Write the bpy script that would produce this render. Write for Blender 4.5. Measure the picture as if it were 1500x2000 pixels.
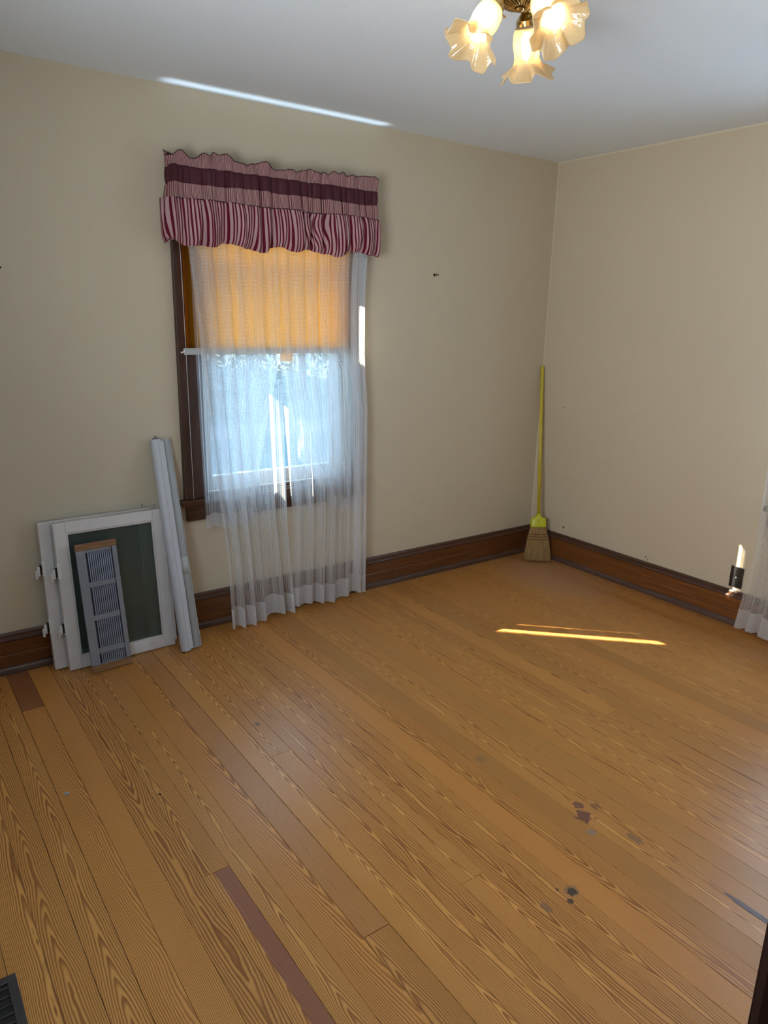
import bpy, bmesh, math, random
from math import pi, sin, cos, radians, sqrt, exp
from mathutils import Vector, Matrix
random.seed(7)
for o in list(bpy.data.objects): bpy.data.objects.remove(o)
scene = bpy.context.scene
COL = scene.collection

# ---------------------------------------------------------------- camera
F, YAW, PIT, ROL = 1414.75, 0.625551, -0.267025, 0.022556
CAM = Vector((-3.75569, -3.41402, 1.61155))
fw = Vector((sin(YAW)*cos(PIT), cos(YAW)*cos(PIT), sin(PIT)))
rt = Vector((cos(YAW), -sin(YAW), 0)); up = rt.cross(fw)
r2 = rt*cos(ROL)+up*sin(ROL); u2 = -rt*sin(ROL)+up*cos(ROL)
cd = bpy.data.cameras.new('camera'); cam = bpy.data.objects.new('camera', cd); COL.objects.link(cam)
cd.sensor_fit = 'HORIZONTAL'; cd.sensor_width = 36; cd.lens = F/1500*36; cd.clip_start = 0.02; cd.clip_end = 300
M = Matrix((r2, u2, -fw)).transposed().to_4x4(); M.translation = CAM; cam.matrix_world = M
scene.camera = cam

# ---------------------------------------------------------------- light and exposure
vs = scene.view_settings
vs.view_transform = 'Standard'; vs.look = 'None'; vs.exposure = 0.0; vs.gamma = 1.0; vs.use_curve_mapping = False
scene.cycles.sample_clamp_indirect = 4.0; scene.cycles.caustics_reflective = False; scene.cycles.blur_glossy = 1.0
w = bpy.data.worlds.new('sky'); scene.world = w; w.use_nodes = True
bg = w.node_tree.nodes['Background']; bg.inputs[0].default_value = (0.47, 0.73, 1.0, 1); bg.inputs[1].default_value = 6.6

def light(name, kind, loc, d, energy, color, **kw):
    l = bpy.data.lights.new(name, kind); l.energy = energy; l.color = color
    for k, v in kw.items(): setattr(l, k, v)
    o = bpy.data.objects.new(name, l); COL.objects.link(o); o.location = loc
    o.rotation_euler = Vector(d).to_track_quat('-Z', 'Y').to_euler(); return o
SAZ = radians(43.6); SX, SY, ST = cos(SAZ), sin(SAZ), 0.577
SUN = Vector((SX, -SY, -ST)).normalized()
light('sun', 'SUN', (-6, 6, 6), SUN, 75.0, (1.0, 0.88, 0.66), angle=radians(0.3))
# left: lamp added to brighten the room through an unseen window; right: window daylight
light('left_fill_lamp', 'AREA', (-4.32, -2.45, 1.45), (1, 0.06, 0.42), 49, (0.98, 0.94, 0.89), shape='RECTANGLE', size=1.2, size_y=1.3, spread=radians(135))
light('daylight_right', 'AREA', (0.35, -2.17, 1.40), (-1, 0, 0.15), 12, (0.95, 0.95, 0.95), shape='RECTANGLE', size=0.8, size_y=1.4)
def portal(name, loc, d, sx, sy):
    l = light(name, 'AREA', loc, d, 1, (1, 1, 1), shape='RECTANGLE', size=sx, size_y=sy); l.data.cycles.is_portal = True
light('ceiling_streak_lamp', 'AREA', (-1.95, -0.064, 2.262), (0, 0.03, 1), 0.22, (0.70, 0.88, 1.0), shape='RECTANGLE', size=1.16, size_y=0.04, spread=radians(22))  # hidden lamp added above the valance to draw the bright ceiling streak
portal('window_portal', (-1.99, 0.16, 1.42), (0, -1, 0), 0.84, 1.5)

# ---------------------------------------------------------------- helpers
def empty(name, loc=(0, 0, 0), label=None, cat=None, group=None, mat=None):
    o = bpy.data.objects.new(name, None); COL.objects.link(o); o.location = loc; o.empty_display_size = 0.05
    if mat is not None: o.matrix_world = mat
    tag(o, label, cat, group); return o
def tag(o, label=None, cat=None, group=None, kind=None):
    if label: o['label'] = label
    if cat: o['category'] = cat
    if group: o['group'] = group
    if kind: o['kind'] = kind
    return o
class MB:
    def __init__(s): s.v = []; s.f = []; s.uv = {}
    def add(s, vs, fs):
        n = len(s.v); s.v += [tuple(v) for v in vs]; s.f += [tuple(i+n for i in f) for f in fs]; return s
    def box(s, a, b):
        x0, y0, z0 = a; x1, y1, z1 = b
        return s.add([(x0,y0,z0),(x1,y0,z0),(x1,y1,z0),(x0,y1,z0),(x0,y0,z1),(x1,y0,z1),(x1,y1,z1),(x0,y1,z1)],
                     [(0,3,2,1),(4,5,6,7),(0,1,5,4),(1,2,6,5),(2,3,7,6),(3,0,4,7)])
    def tube(s, p, q, r0, r1=None, n=16, cap=True):
        p = Vector(p); q = Vector(q); r1 = r0 if r1 is None else r1
        return s.path([p, q], [r0, r1], n, cap)
    def path(s, pts, rs, n=12, cap=True):
        pts = [Vector(p) for p in pts]; vs = []; fs = []
        a = None
        for i, p in enumerate(pts):
            d = (pts[min(i+1, len(pts)-1)]-pts[max(i-1, 0)]).normalized()
            if a is None: a = d.orthogonal().normalized()
            a = (a-d*a.dot(d)).normalized(); b = d.cross(a)
            r = rs[i] if isinstance(rs, (list, tuple)) else rs
            for k in range(n): vs.append(p+(a*cos(2*pi*k/n)+b*sin(2*pi*k/n))*r)
        for i in range(len(pts)-1):
            for k in range(n):
                fs.append((i*n+k, i*n+(k+1) % n, (i+1)*n+(k+1) % n, (i+1)*n+k))
        if cap: fs.append(tuple(reversed(range(n)))); fs.append(tuple(range((len(pts)-1)*n, len(pts)*n)))
        return s.add(vs, fs)
    def lathe(s, prof, n=32, c=(0, 0, 0)):
        vs = []; fs = []
        for r, z in prof:
            for k in range(n): vs.append((c[0]+r*cos(2*pi*k/n), c[1]+r*sin(2*pi*k/n), c[2]+z))
        for i in range(len(prof)-1):
            for k in range(n): fs.append((i*n+k, i*n+(k+1) % n, (i+1)*n+(k+1) % n, (i+1)*n+k))
        return s.add(vs, fs)
    def prism(s, prof, a, b, fn):            # profile (u,v) swept from a to b; fn(t,u,v)->xyz
        n = len(prof); vs = [fn(a, *p) for p in prof]+[fn(b, *p) for p in prof]
        fs = [(i, (i+1) % n, n+(i+1) % n, n+i) for i in range(n)]+[tuple(reversed(range(n))), tuple(range(n, 2*n))]
        return s.add(vs, fs)
    def grid(s, nu, nv, fn, uvfn=None):
        n = len(s.v); vs = []; fs = []
        for j in range(nv+1):
            for i in range(nu+1): vs.append(fn(i/nu, j/nv))
        for j in range(nv):
            for i in range(nu):
                a = j*(nu+1)+i; fs.append((a, a+1, a+nu+2, a+nu+1))
        s.add(vs, fs)
        if uvfn:
            for j in range(nv+1):
                for i in range(nu+1): s.uv[n+j*(nu+1)+i] = uvfn(i/nu, j/nv)
        return s
    def build(s, name, mat, parent=None, smooth=False, bevel=0, kind=None, solid=0, loc=None):
        me = bpy.data.meshes.new(name); me.from_pydata(s.v, [], s.f); me.validate()
        if s.uv:
            ul = me.uv_layers.new(name='UVMap')
            for lp in me.loops: ul.data[lp.index].uv = s.uv.get(lp.vertex_index, (0, 0))
        bm = bmesh.new(); bm.from_mesh(me)
        if not s.uv: bmesh.ops.recalc_face_normals(bm, faces=bm.faces)
        bm.to_mesh(me); bm.free()
        if mat: me.materials.append(mat)
        if smooth:
            for p in me.polygons: p.use_smooth = True
        o = bpy.data.objects.new(name, me); COL.objects.link(o)
        if parent: o.parent = parent
        if loc: o.location = loc
        if solid: m = o.modifiers.new('solid', 'SOLIDIFY'); m.thickness = solid; m.offset = 0
        if bevel: m = o.modifiers.new('bevel', 'BEVEL'); m.width = bevel; m.segments = 2; m.limit_method = 'ANGLE'
        if kind: o['kind'] = kind
        return o
def copy_tree(o, parent=None):
    c = o.copy(); COL.objects.link(c)
    if parent: c.parent = parent
    for ch in list(o.children): copy_tree(ch, c)
    return c
class Noise1:
    def __init__(s, seed, per=997):
        r = random.Random(seed); s.t = [r.uniform(-1, 1) for _ in range(per)]; s.n = per
    def __call__(s, x):
        i = math.floor(x); f = x-i; f = f*f*(3-2*f)
        return s.t[i % s.n]*(1-f)+s.t[(i+1) % s.n]*f
def sst(a, b, x):
    t = max(0, min(1, (x-a)/(b-a))); return t*t*(3-2*t)
def lerp(a, b, t): return a+(b-a)*t

# ---------------------------------------------------------------- materials
class NT:
    def __init__(s, name):
        s.m = bpy.data.materials.new(name); s.m.use_nodes = True; s.t = s.m.node_tree; s.t.nodes.clear()
        s.out = s.t.nodes.new('ShaderNodeOutputMaterial')
    def n(s, typ, **kw):
        nd = s.t.nodes.new(typ)
        for k, v in kw.items():
            if k.startswith('i_'):
                key = k[2:]; key = int(key) if key.isdigit() else key.replace('_', ' ')
                s.set(nd.inputs[key], v)
            else: setattr(nd, k, v)
        return nd
    def set(s, inp, v):
        if isinstance(v, bpy.types.NodeSocket): s.t.links.new(v, inp)
        elif isinstance(v, bpy.types.Node): s.t.links.new(v.outputs[0], inp)
        else:
            if hasattr(inp.default_value, '__len__') and len(inp.default_value) == 4 and len(v) == 3: v = (*v, 1)
            inp.default_value = v
    def math(s, op, a, b=0.0, c=0.0, clamp=False):
        nd = s.t.nodes.new('ShaderNodeMath'); nd.operation = op; nd.use_clamp = clamp
        for i, v in enumerate((a, b, c)): s.set(nd.inputs[i], v)
        return nd.outputs[0]
    def mix(s, f, a, b, mode='MIX'):
        nd = s.t.nodes.new('ShaderNodeMix'); nd.data_type = 'RGBA'; nd.blend_type = mode
        s.set(nd.inputs[0], f); s.set(nd.inputs[6], a); s.set(nd.inputs[7], b); return nd.outputs[2]
    def noise(s, vec, scale=5, detail=2, rough=0.5):
        nd = s.n('ShaderNodeTexNoise', i_Scale=scale, i_Detail=detail, i_Roughness=rough)
        if vec is not None: s.set(nd.inputs['Vector'], vec)
        return nd.outputs[0]
    def ramp(s, f, stops):
        nd = s.n('ShaderNodeValToRGB'); s.set(nd.inputs[0], f); cr = nd.color_ramp
        while len(cr.elements) < len(stops): cr.elements.new(0.5)
        for e, (p, c) in zip(cr.elements, stops): e.position = p; e.color = (*c, 1) if len(c) == 3 else c
        return nd.outputs[0]
    def bump(s, h, strength=0.3, dist=0.002):
        return s.n('ShaderNodeBump', i_Height=h, i_Strength=strength, i_Distance=dist).outputs[0]
    def pbsdf(s, col, rough=0.5, metal=0, spec=0.5, normal=None, **kw):
        b = s.n('ShaderNodeBsdfPrincipled'); s.set(b.inputs['Base Color'], col); s.set(b.inputs['Roughness'], rough)
        s.set(b.inputs['Metallic'], metal); s.set(b.inputs['Specular IOR Level'], spec)
        if normal is not None: s.set(b.inputs['Normal'], normal)
        for k, v in kw.items(): s.set(b.inputs[k], v)
        return b.outputs[0]
    def done(s, sh): s.t.links.new(sh, s.out.inputs[0]); return s.m
def simple(name, col, rough=0.5, metal=0, spec=0.5, var=0.06, sc=30, bump=0.0, dist=0.001):
    t = NT(name); g = t.n('ShaderNodeNewGeometry').outputs[0]; n = t.noise(g, sc, 3)
    c = t.mix(n, [x*(1-var) for x in col], [min(1, x*(1+var)) for x in col])
    nm = t.bump(n, bump, dist) if bump else None
    return t.done(t.pbsdf(c, rough, metal, spec, nm))

def wall_mat(name, base, which):
    t = NT(name); P = t.n('ShaderNodeNewGeometry').outputs[0]
    sx = t.n('ShaderNodeSeparateXYZ', i_0=P)
    st = t.n('ShaderNodeMapping', i_0=P, i_Scale=(160, 160, 9)).outputs[0]
    fine = t.noise(st, 1.0, 3); grain = t.noise(P, 260, 2); big = t.noise(P, 1.6, 3)
    c = t.mix(big, [x*0.96 for x in base], [min(1, x*1.04) for x in base])
    c = t.mix(t.math('MULTIPLY', fine, 0.10), c, [x*0.82 for x in base])
    h = t.math('ADD', fine, t.math('MULTIPLY', grain, 0.6))
    if which == 'right':      # unfinished paint line kept along corner and ceiling
        m = t.math('MAXIMUM', t.math('GREATER_THAN', sx.outputs[1], -0.011), t.math('GREATER_THAN', sx.outputs[2], 2.541))
        c = t.mix(m, c, (0.68, 0.595, 0.45))
        for (y, z, r) in ((-.207, 1.041, .005), (-.297, .239, .008), (-.305, .243, .005), (-.37, .214, .005), (-.40, .19, .004), (-.952, .217, .006), (-.965, .205, .004), (-.50, .165, .003)):
            d = t.n('ShaderNodeVectorMath', operation='DISTANCE', i_0=P, i_1=(0, y, z)).outputs['Value']
            d = t.math('ADD', d, t.math('MULTIPLY', t.math('SUBTRACT', t.noise(P, 220, 2), 0.5), r*1.6))
            c = t.mix(t.math('MULTIPLY', t.math('LESS_THAN', d, r), 0.75), c, (0.10, 0.08, 0.06))
    if which == 'back':       # patch with screw holes and the loop scratch under it
        for (x, z, r) in ((-.968, 1.834, .009), (-.953, 1.836, .0055), (-.941, 1.835, .005), (-3.231, 1.759, .005)):
            d = t.n('ShaderNodeVectorMath', operation='DISTANCE', i_0=P, i_1=(x, 0, z)).outputs['Value']
            c = t.mix(t.math('LESS_THAN', d, r), c, (0.02, 0.012, 0.006))
        q = t.n('ShaderNodeVectorMath', operation='SUBTRACT', i_0=P, i_1=(-.965, 0, 1.72)).outputs[0]
        q = t.n('ShaderNodeMapping', i_0=q, i_Scale=(1, 1, 0.62)).outputs[0]
        d = t.n('ShaderNodeVectorMath', operation='LENGTH', i_0=q).outputs['Value']
        d = t.math('ADD', d, t.math('MULTIPLY', t.math('SUBTRACT', t.noise(P, 25, 1), 0.5), 0.01))
        ring = t.math('LESS_THAN', t.math('ABSOLUTE', t.math('SUBTRACT', d, 0.036)), 0.0012)
        low = t.math('MULTIPLY', ring, t.math('LESS_THAN', sx.outputs[2], 1.735))
        c = t.mix(t.math('MULTIPLY', low, 0.3), c, [x*0.55 for x in base])
    return t.done(t.pbsdf(c, 0.55, 0, 0.3, t.bump(h, 0.10, 0.0015)))
WALL = (0.61, 0.522, 0.385)
M_wall_b = wall_mat('cream_paint_back', WALL, 'back')
M_wall_r = wall_mat('cream_paint_right', WALL, 'right')
M_wall = wall_mat('cream_paint', WALL, '')
def ceil_mat():
    t = NT('ceiling_paint'); P = t.n('ShaderNodeNewGeometry').outputs[0]
    a = t.noise(P, 130, 4, 0.65); b = t.noise(P, 2, 3)
    c = t.mix(b, (0.80, 0.87, 0.95), (0.83, 0.90, 0.97))
    return t.done(t.pbsdf(c, 0.5, 0, 0.3, t.bump(a, 0.35, 0.003)))
M_ceil = ceil_mat()

def floor_mat(name, kind):
    t = NT(name); P = t.n('ShaderNodeNewGeometry').outputs[0]; oi = t.n('ShaderNodeObjectInfo')
    rnd = oi.outputs['Random']
    wn = t.n('ShaderNodeTexWhiteNoise', noise_dimensions='1D'); t.set(wn.inputs['W'], t.math('MULTIPLY', rnd, 91.7))
    wc = t.n('ShaderNodeSeparateColor', i_0=wn.outputs['Color'])
    R1, R2, R3 = wc.outputs[0], wc.outputs[1], wc.outputs[2]
    sp = t.n('ShaderNodeSeparateXYZ', i_0=P); X, Y = sp.outputs[0], sp.outputs[1]
    ox = t.n('ShaderNodeSeparateXYZ', i_0=oi.outputs['Location']).outputs[0]
    # distance to the pith: straight rings at the sides, cathedral arches where the pith height changes
    a_ = t.math('MULTIPLY', t.math('SUBTRACT', R1, 0.5), 2.0)
    x0 = t.math('MULTIPLY', t.math('MULTIPLY', a_, t.math('POWER', t.math('ABSOLUTE', a_), 0.55)), 0.11)
    dx = t.math('SUBTRACT', t.math('SUBTRACT', X, ox), x0)
    def n1(yscale, off, detail=1):
        cv = t.n('ShaderNodeCombineXYZ', i_0=t.math('MULTIPLY', R2, 37.0+off), i_1=t.math('MULTIPLY', Y, yscale), i_2=t.math('MULTIPLY', R3, 19.0))
        return t.math('SUBTRACT', t.noise(cv.outputs[0], 1.0, detail), 0.5)
    dx = t.math('ADD', dx, t.math('MULTIPLY', n1(2.2, 7), 0.035))
    dx = t.math('ADD', dx, t.math('MULTIPLY', n1(9.0, 5), 0.006))
    def n2(sx, sy, off):
        cv = t.n('ShaderNodeCombineXYZ', i_0=t.math('MULTIPLY', X, sx), i_1=t.math('MULTIPLY', Y, sy), i_2=t.math('ADD', off, t.math('MULTIPLY', R3, 19.0)))
        return t.math('SUBTRACT', t.noise(cv.outputs[0], 1.0, 2), 0.5)
    g_ = t.math('MULTIPLY', t.math('SUBTRACT', t.math('GREATER_THAN', R2, 0.5), 0.5), t.math('ADD', 5.0, t.math('MULTIPLY', R3, 16.0)))
    q_ = t.math('POWER', t.math('ADD', t.math('MULTIPLY', dx, dx), 0.000012), 0.68)
    v = t.math('ADD', t.math('MULTIPLY', g_, Y), t.math('MULTIPLY', q_, t.math('ADD', 300.0, t.math('MULTIPLY', R2, 240.0))))
    v = t.math('ADD', v, t.math('MULTIPLY', n1(2.2, 3), 7.0))
    v = t.math('ADD', v, t.math('MULTIPLY', n2(32, 6, 1.0), 1.3))
    v = t.math('ADD', v, t.math('MULTIPLY', n2(110, 24, 4.0), 0.32))
    ph = t.math('FRACT', v)
    lw = t.ramp(ph, [(0.0, (0.7,)*3), (0.09, (0.03,)*3), (0.36, (0.10,)*3), (0.58, (0.65,)*3), (0.76, (1,)*3), (0.97, (1,)*3)])
    fib = t.noise(t.n('ShaderNodeMapping', i_0=P, i_Scale=(520, 14, 1)).outputs[0], 1.0, 3)
    pat = t.noise(t.n('ShaderNodeMapping', i_0=P, i_Scale=(11, 3.0, 1)).outputs[0], 1.0, 3)
    light_c = t.mix(R2, (0.65, 0.295, 0.070), (0.75, 0.372, 0.097))
    dark_c = t.mix(R3, (0.22, 0.067, 0.014), (0.30, 0.098, 0.020))
    if kind == 'plain': light_c = (0.50, 0.230, 0.070); dark_c = (0.42, 0.175, 0.05)
    if kind == 'red':   light_c = (0.27, 0.085, 0.04); dark_c = (0.17, 0.05, 0.022)
    amt = t.math('MULTIPLY', lw, t.math('ADD', 0.72, t.math('MULTIPLY', pat, 0.5)), clamp=True)
    c = t.mix(amt, light_c, dark_c)
    if kind == 'band':     # heartwood band along one half of the board
        s = t.math('MULTIPLY', t.math('GREATER_THAN', t.math('SUBTRACT', X, ox), t.math('ADD', -0.006, t.math('MULTIPLY', t.math('SUBTRACT', fib, 0.5), 0.001))), t.math('LESS_THAN', Y, -1.675))
        c = t.mix(s, c, t.mix(lw, (0.30, 0.115, 0.075), (0.21, 0.075, 0.05)))
    c = t.mix(t.math('MULTIPLY', fib, 0.22), c, (0.28, 0.11, 0.03))
    c = t.mix(t.math('MULTIPLY', t.math('SUBTRACT', 1.0, pat), 0.25), c, (0.48, 0.21, 0.055))
    br = t.math('ADD', 0.86, t.math('MULTIPLY', R1, 0.24))
    c = t.mix(1.0, c, t.n('ShaderNodeCombineColor', i_0=br, i_1=br, i_2=br).outputs[0], 'MULTIPLY')
    # worn, sanded patch near the corner
    big = t.noise(P, 3.2, 4); med = t.noise(P, 14, 4)
    d = t.n('ShaderNodeVectorMath', operation='DISTANCE', i_0=t.n('ShaderNodeMapping', i_0=P, i_Scale=(1.1, 0.72, 1)).outputs[0], i_1=(-0.30*1.1, -0.50*0.72, 0)).outputs['Value']
    m = t.math('MULTIPLY', t.math('SUBTRACT', 0.36, t.math('ADD', d, t.math('MULTIPLY', t.math('SUBTRACT', med, 0.5), 0.25))), 5.0, clamp=True)
    c = t.mix(t.math('MULTIPLY', m, 0.6), c, (0.46, 0.26, 0.15))
    # stains
    def blot(c, x, y, r, col, amt, ns=60, na=1.2, sc=(1, 1)):
        mp = t.n('ShaderNodeMapping', i_0=P, i_Scale=(sc[0], sc[1], 1)).outputs[0]
        d = t.n('ShaderNodeVectorMath', operation='DISTANCE', i_0=mp, i_1=(x*sc[0], y*sc[1], 0)).outputs['Value']
        d = t.math('ADD', d, t.math('MULTIPLY', t.math('SUBTRACT', t.noise(P, ns, 3, 0.6), 0.5), r*na))
        return t.mix(t.math('MULTIPLY', t.math('LESS_THAN', d, r), amt), c, col)
    c = blot(c, -1.975, -2.135, .028, (0.15, 0.060, 0.050), 0.92, 50, 2.3)
    c = blot(c, -2.015, -2.20, .015, (0.27, 0.18, 0.13), 0.85, 60, 1.6)
    c = blot(c, -1.945, -2.085, .018, (0.14, 0.055, 0.045), 0.85, 60, 2.0)
    c = blot(c, -1.900, -2.12, .017, (0.20, 0.08, 0.05), 0.7, 75, 2.6)
    c = blot(c, -1.925, -2.30, .012, (0.17, 0.09, 0.06), 0.7, 60, 1.6, (0.9, 0.4))
    c = blot(c, -2.266, -2.330, .022, (0.20, 0.13, 0.08), 0.6, 60, 1.2)
    c = blot(c, -2.268, -2.332, .015, (0.035, 0.03, 0.026), 0.9, 120, 1.6)
    c = blot(c, -2.300, -2.354, .0095, (0.05, 0.04, 0.035), 0.9, 40, .3)
    c = blot(c, -2.298, -2.303, .0055, (0.09, 0.04, 0.03), 0.85, 60, .4)
    c = blot(c, -2.376, -2.33, .012, (0.15, 0.10, 0.07), 0.6, 70, 1.4, (1, .6))
    c = blot(c, -2.04, -1.70, .020, (0.16, 0.11, 0.07), 0.45, 120, 3.0)
    c = blot(c, -1.90, -2.68, .011, (0.06, 0.025, 0.04), 0.9, 40, .5, (1, .12))
    c = blot(c, -2.635, -1.02, .010, (0.10, 0.05, 0.02), 0.7, 60, .8, (1, .7))
    # nail holes and specks
    vo = t.n('ShaderNodeTexVoronoi', i_Scale=4.3, voronoi_dimensions='2D'); t.set(vo.inputs['Vector'], P)
    c = t.mix(t.math('MULTIPLY', t.math('LESS_THAN', vo.outputs['Distance'], 0.0055), 0.8), c, (0.03, 0.015, 0.008))
    scuff = t.noise(t.n('ShaderNodeMapping', i_0=P, i_Scale=(30, 18, 1)).outputs[0], 1, 4, 0.7)
    rough = t.math('ADD', 0.265, t.math('MULTIPLY', scuff, 0.12))
    hgt = t.math('ADD', t.math('MULTIPLY', lw, 0.5), t.math('ADD', t.math('MULTIPLY', fib, 0.5), t.math('MULTIPLY', med, 0.6)))
    return t.done(t.pbsdf(c, rough, 0, 0.5, t.bump(hgt, 0.22, 0.0008)))
M_floor = floor_mat('pine_board', 'pine'); M_floor_band = floor_mat('pine_board_heartwood', 'band')
M_floor_plain = floor_mat('pine_board_plain', 'plain'); M_floor_red = floor_mat('pine_board_red', 'red')

def wood(name, light_c, dark_c, axis=2, rough=0.3, sc=1.0):
    t = NT(name); P = t.n('ShaderNodeNewGeometry').outputs[0]
    s = [60*sc]*3; s[axis] = 3*sc
    a = t.noise(t.n('ShaderNodeMapping', i_0=P, i_Scale=s).outputs[0], 1, 4, 0.6)
    b = t.noise(t.n('ShaderNodeMapping', i_0=P, i_Scale=[x*4 for x in s]).outputs[0], 1, 2)
    f = t.math('ADD', t.math('MULTIPLY', a, 0.75), t.math('MULTIPLY', b, 0.25))
    c = t.ramp(f, [(0.32, dark_c), (0.68, light_c)])
    return t.done(t.pbsdf(c, rough, 0, 0.5, t.bump(f, 0.1, 0.0006)))
M_case = wood('dark_stained_casing', (0.075, 0.030, 0.016), (0.033, 0.013, 0.008), 2, 0.5)
M_stool = wood('dark_stained_stool', (0.085, 0.034, 0.018), (0.035, 0.014, 0.008), 0, 0.3)
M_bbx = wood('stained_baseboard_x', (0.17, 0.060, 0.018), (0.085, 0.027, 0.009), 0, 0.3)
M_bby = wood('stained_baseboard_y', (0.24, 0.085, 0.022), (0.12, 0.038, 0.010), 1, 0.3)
M_cap = wood('dark_cap_moulding', (0.10, 0.040, 0.022), (0.05, 0.019, 0.011), 0, 0.35)
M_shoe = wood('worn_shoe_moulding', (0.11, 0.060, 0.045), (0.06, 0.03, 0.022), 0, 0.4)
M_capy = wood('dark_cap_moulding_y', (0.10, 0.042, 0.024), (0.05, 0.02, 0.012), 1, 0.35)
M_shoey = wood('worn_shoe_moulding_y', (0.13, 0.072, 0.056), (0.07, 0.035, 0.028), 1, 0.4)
M_door = simple('dark_door_wood', (0.012, 0.005, 0.004), 0.8, spec=0.05)
M_vinyl = simple('white_vinyl', (0.72, 0.74, 0.74), 0.35)
M_paint = simple('old_white_paint', (0.70, 0.66, 0.64), 0.5, var=0.1, sc=12, bump=0.15)
M_paint_edge = wood('scuffed_white_edge', (0.62, 0.58, 0.53), (0.36, 0.28, 0.24), 0, 0.6)
M_white_metal = simple('white_enamel', (0.72, 0.71, 0.70), 0.35)
M_black = simple('black_plastic', (0.012, 0.012, 0.014), 0.22)
M_dark = simple('dark_gap', (0.01, 0.008, 0.006), 0.8)
M_galv = simple('grey_metal', (0.27, 0.29, 0.34), 0.42, 0.35, var=0.15, sc=50)
M_slat = simple('grey_slat', (0.34, 0.37, 0.47), 0.35, 0.35, var=0.1)
M_strip = wood('bare_wood_strip', (0.33, 0.17, 0.075), (0.17, 0.075, 0.03), 0, 0.55)
M_grey = simple('grey_vinyl_sheet', (0.36, 0.37, 0.37), 0.45)
M_greyl = simple('pale_grey_label', (0.46, 0.48, 0.46), 0.5)
M_roll = simple('white_vinyl_roll', (0.55, 0.56, 0.60), 0.4)
M_broomh = simple('yellow_handle', (0.56, 0.45, 0.035), 0.3, var=0.08)
M_broomc = simple('yellow_plastic_cap', (0.55, 0.54, 0.02), 0.35)
M_thread = simple('dark_red_thread', (0.08, 0.02, 0.015), 0.8)
M_regm = simple('bronze_grey_metal', (0.075, 0.07, 0.072), 0.4, 0.6, var=0.2)
def straw():
    t = NT('broom_straw'); P = t.n('ShaderNodeTexCoord').outputs['Object']
    a = t.noise(t.n('ShaderNodeMapping', i_0=P, i_Scale=(300, 300, 6)).outputs[0], 1, 3)
    c = t.ramp(a, [(0.3, (0.24, 0.13, 0.045)), (0.7, (0.60, 0.39, 0.17))])
    return t.done(t.pbsdf(c, 0.7, 0, 0.2, t.bump(a, 0.5, 0.001)))
M_straw = straw()
M_brass = simple('antique_brass', (0.50, 0.36, 0.15), 0.27, 1.0, var=0.2)

def glass():
    t = NT('window_glass'); fr = t.n('ShaderNodeLayerWeight', i_Blend=0.5).outputs['Facing']
    fr = t.math('ADD', 0.03, t.math('MULTIPLY', t.math('POWER', fr, 4.0), 0.5))
    a = t.n('ShaderNodeBsdfTransparent', i_Color=(0.96, 0.98, 0.98)).outputs[0]
    b = t.n('ShaderNodeBsdfGlossy', i_Roughness=0.02).outputs[0]
    m = t.n('ShaderNodeMixShader', i_0=fr, i_1=a, i_2=b)
    return t.done(m.outputs[0])
M_glass = glass()
def dusty_glass():
    t = NT('dusty_pane'); P = t.n('ShaderNodeNewGeometry').outputs[0]
    fr = t.n('ShaderNodeLayerWeight', i_Blend=0.5).outputs['Facing']
    fr = t.math('ADD', 0.04, t.math('MULTIPLY', t.math('POWER', fr, 4.0), 0.6))
    a = t.n('ShaderNodeBsdfTransparent', i_Color=(0.52, 0.60, 0.57)).outputs[0]
    d = t.n('ShaderNodeBsdfDiffuse', i_Color=(0.20, 0.24, 0.22)).outputs[0]
    b = t.n('ShaderNodeBsdfGlossy', i_Roughness=0.12).outputs[0]
    m = t.n('ShaderNodeMixShader', i_0=t.math('ADD', 0.16, t.math('MULTIPLY', t.noise(P, 9, 3), 0.14)), i_1=a, i_2=d).outputs[0]
    m = t.n('ShaderNodeMixShader', i_0=fr, i_1=m, i_2=b)
    return t.done(m.outputs[0])
M_dusty = dusty_glass()

def sheer_mat(name, hole, band=0.0):
    """open-weave voile: threads scatter light, the holes between them let it through"""
    t = NT(name); uv = t.n('ShaderNodeTexCoord').outputs['UV']; sp = t.n('ShaderNodeSeparateXYZ', i_0=uv)
    U, V = sp.outputs[0], sp.outputs[1]
    def sq(x, per, duty):
        return t.math('LESS_THAN', t.math('FRACT', t.math('DIVIDE', x, per)), duty)
    cell = t.math('MULTIPLY', sq(U, 0.0062, 0.72), sq(V, 0.0062, 0.72))
    big = t.math('FRACT', t.math('DIVIDE', U, 0.047)); stripe = t.math('LESS_THAN', big, 0.45)
    tr = t.math('ADD', t.math('MULTIPLY', cell, t.math('ADD', 0.45, t.math('MULTIPLY', stripe, 0.25))), hole)
    tr = t.math('MULTIPLY', tr, 1.0-band, clamp=True)
    fac = t.n('ShaderNodeLayerWeight', i_Blend=0.35).outputs['Facing']
    tr = t.math('MULTIPLY', tr, t.math('SUBTRACT', 1.0, t.math('MULTIPLY', fac, 0.7)), clamp=True)
    dcol = (0.88, 0.88, 0.90)
    a = t.n('ShaderNodeBsdfDiffuse', i_Color=dcol).outputs[0]; b = t.n('ShaderNodeBsdfTranslucent', i_Color=dcol).outputs[0]
    ab = t.n('ShaderNodeMixShader', i_0=0.6, i_1=a, i_2=b).outputs[0]
    m = t.n('ShaderNodeMixShader', i_0=tr, i_1=ab, i_2=t.n('ShaderNodeBsdfTransparent').outputs[0])
    return t.done(m.outputs[0])
M_sheer = sheer_mat('white_voile', 0.23); M_hem = sheer_mat('white_voile_hem', 0.02, 0.6); M_edge = sheer_mat('white_voile_added_edge', 0.1, 0.2)
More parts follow.
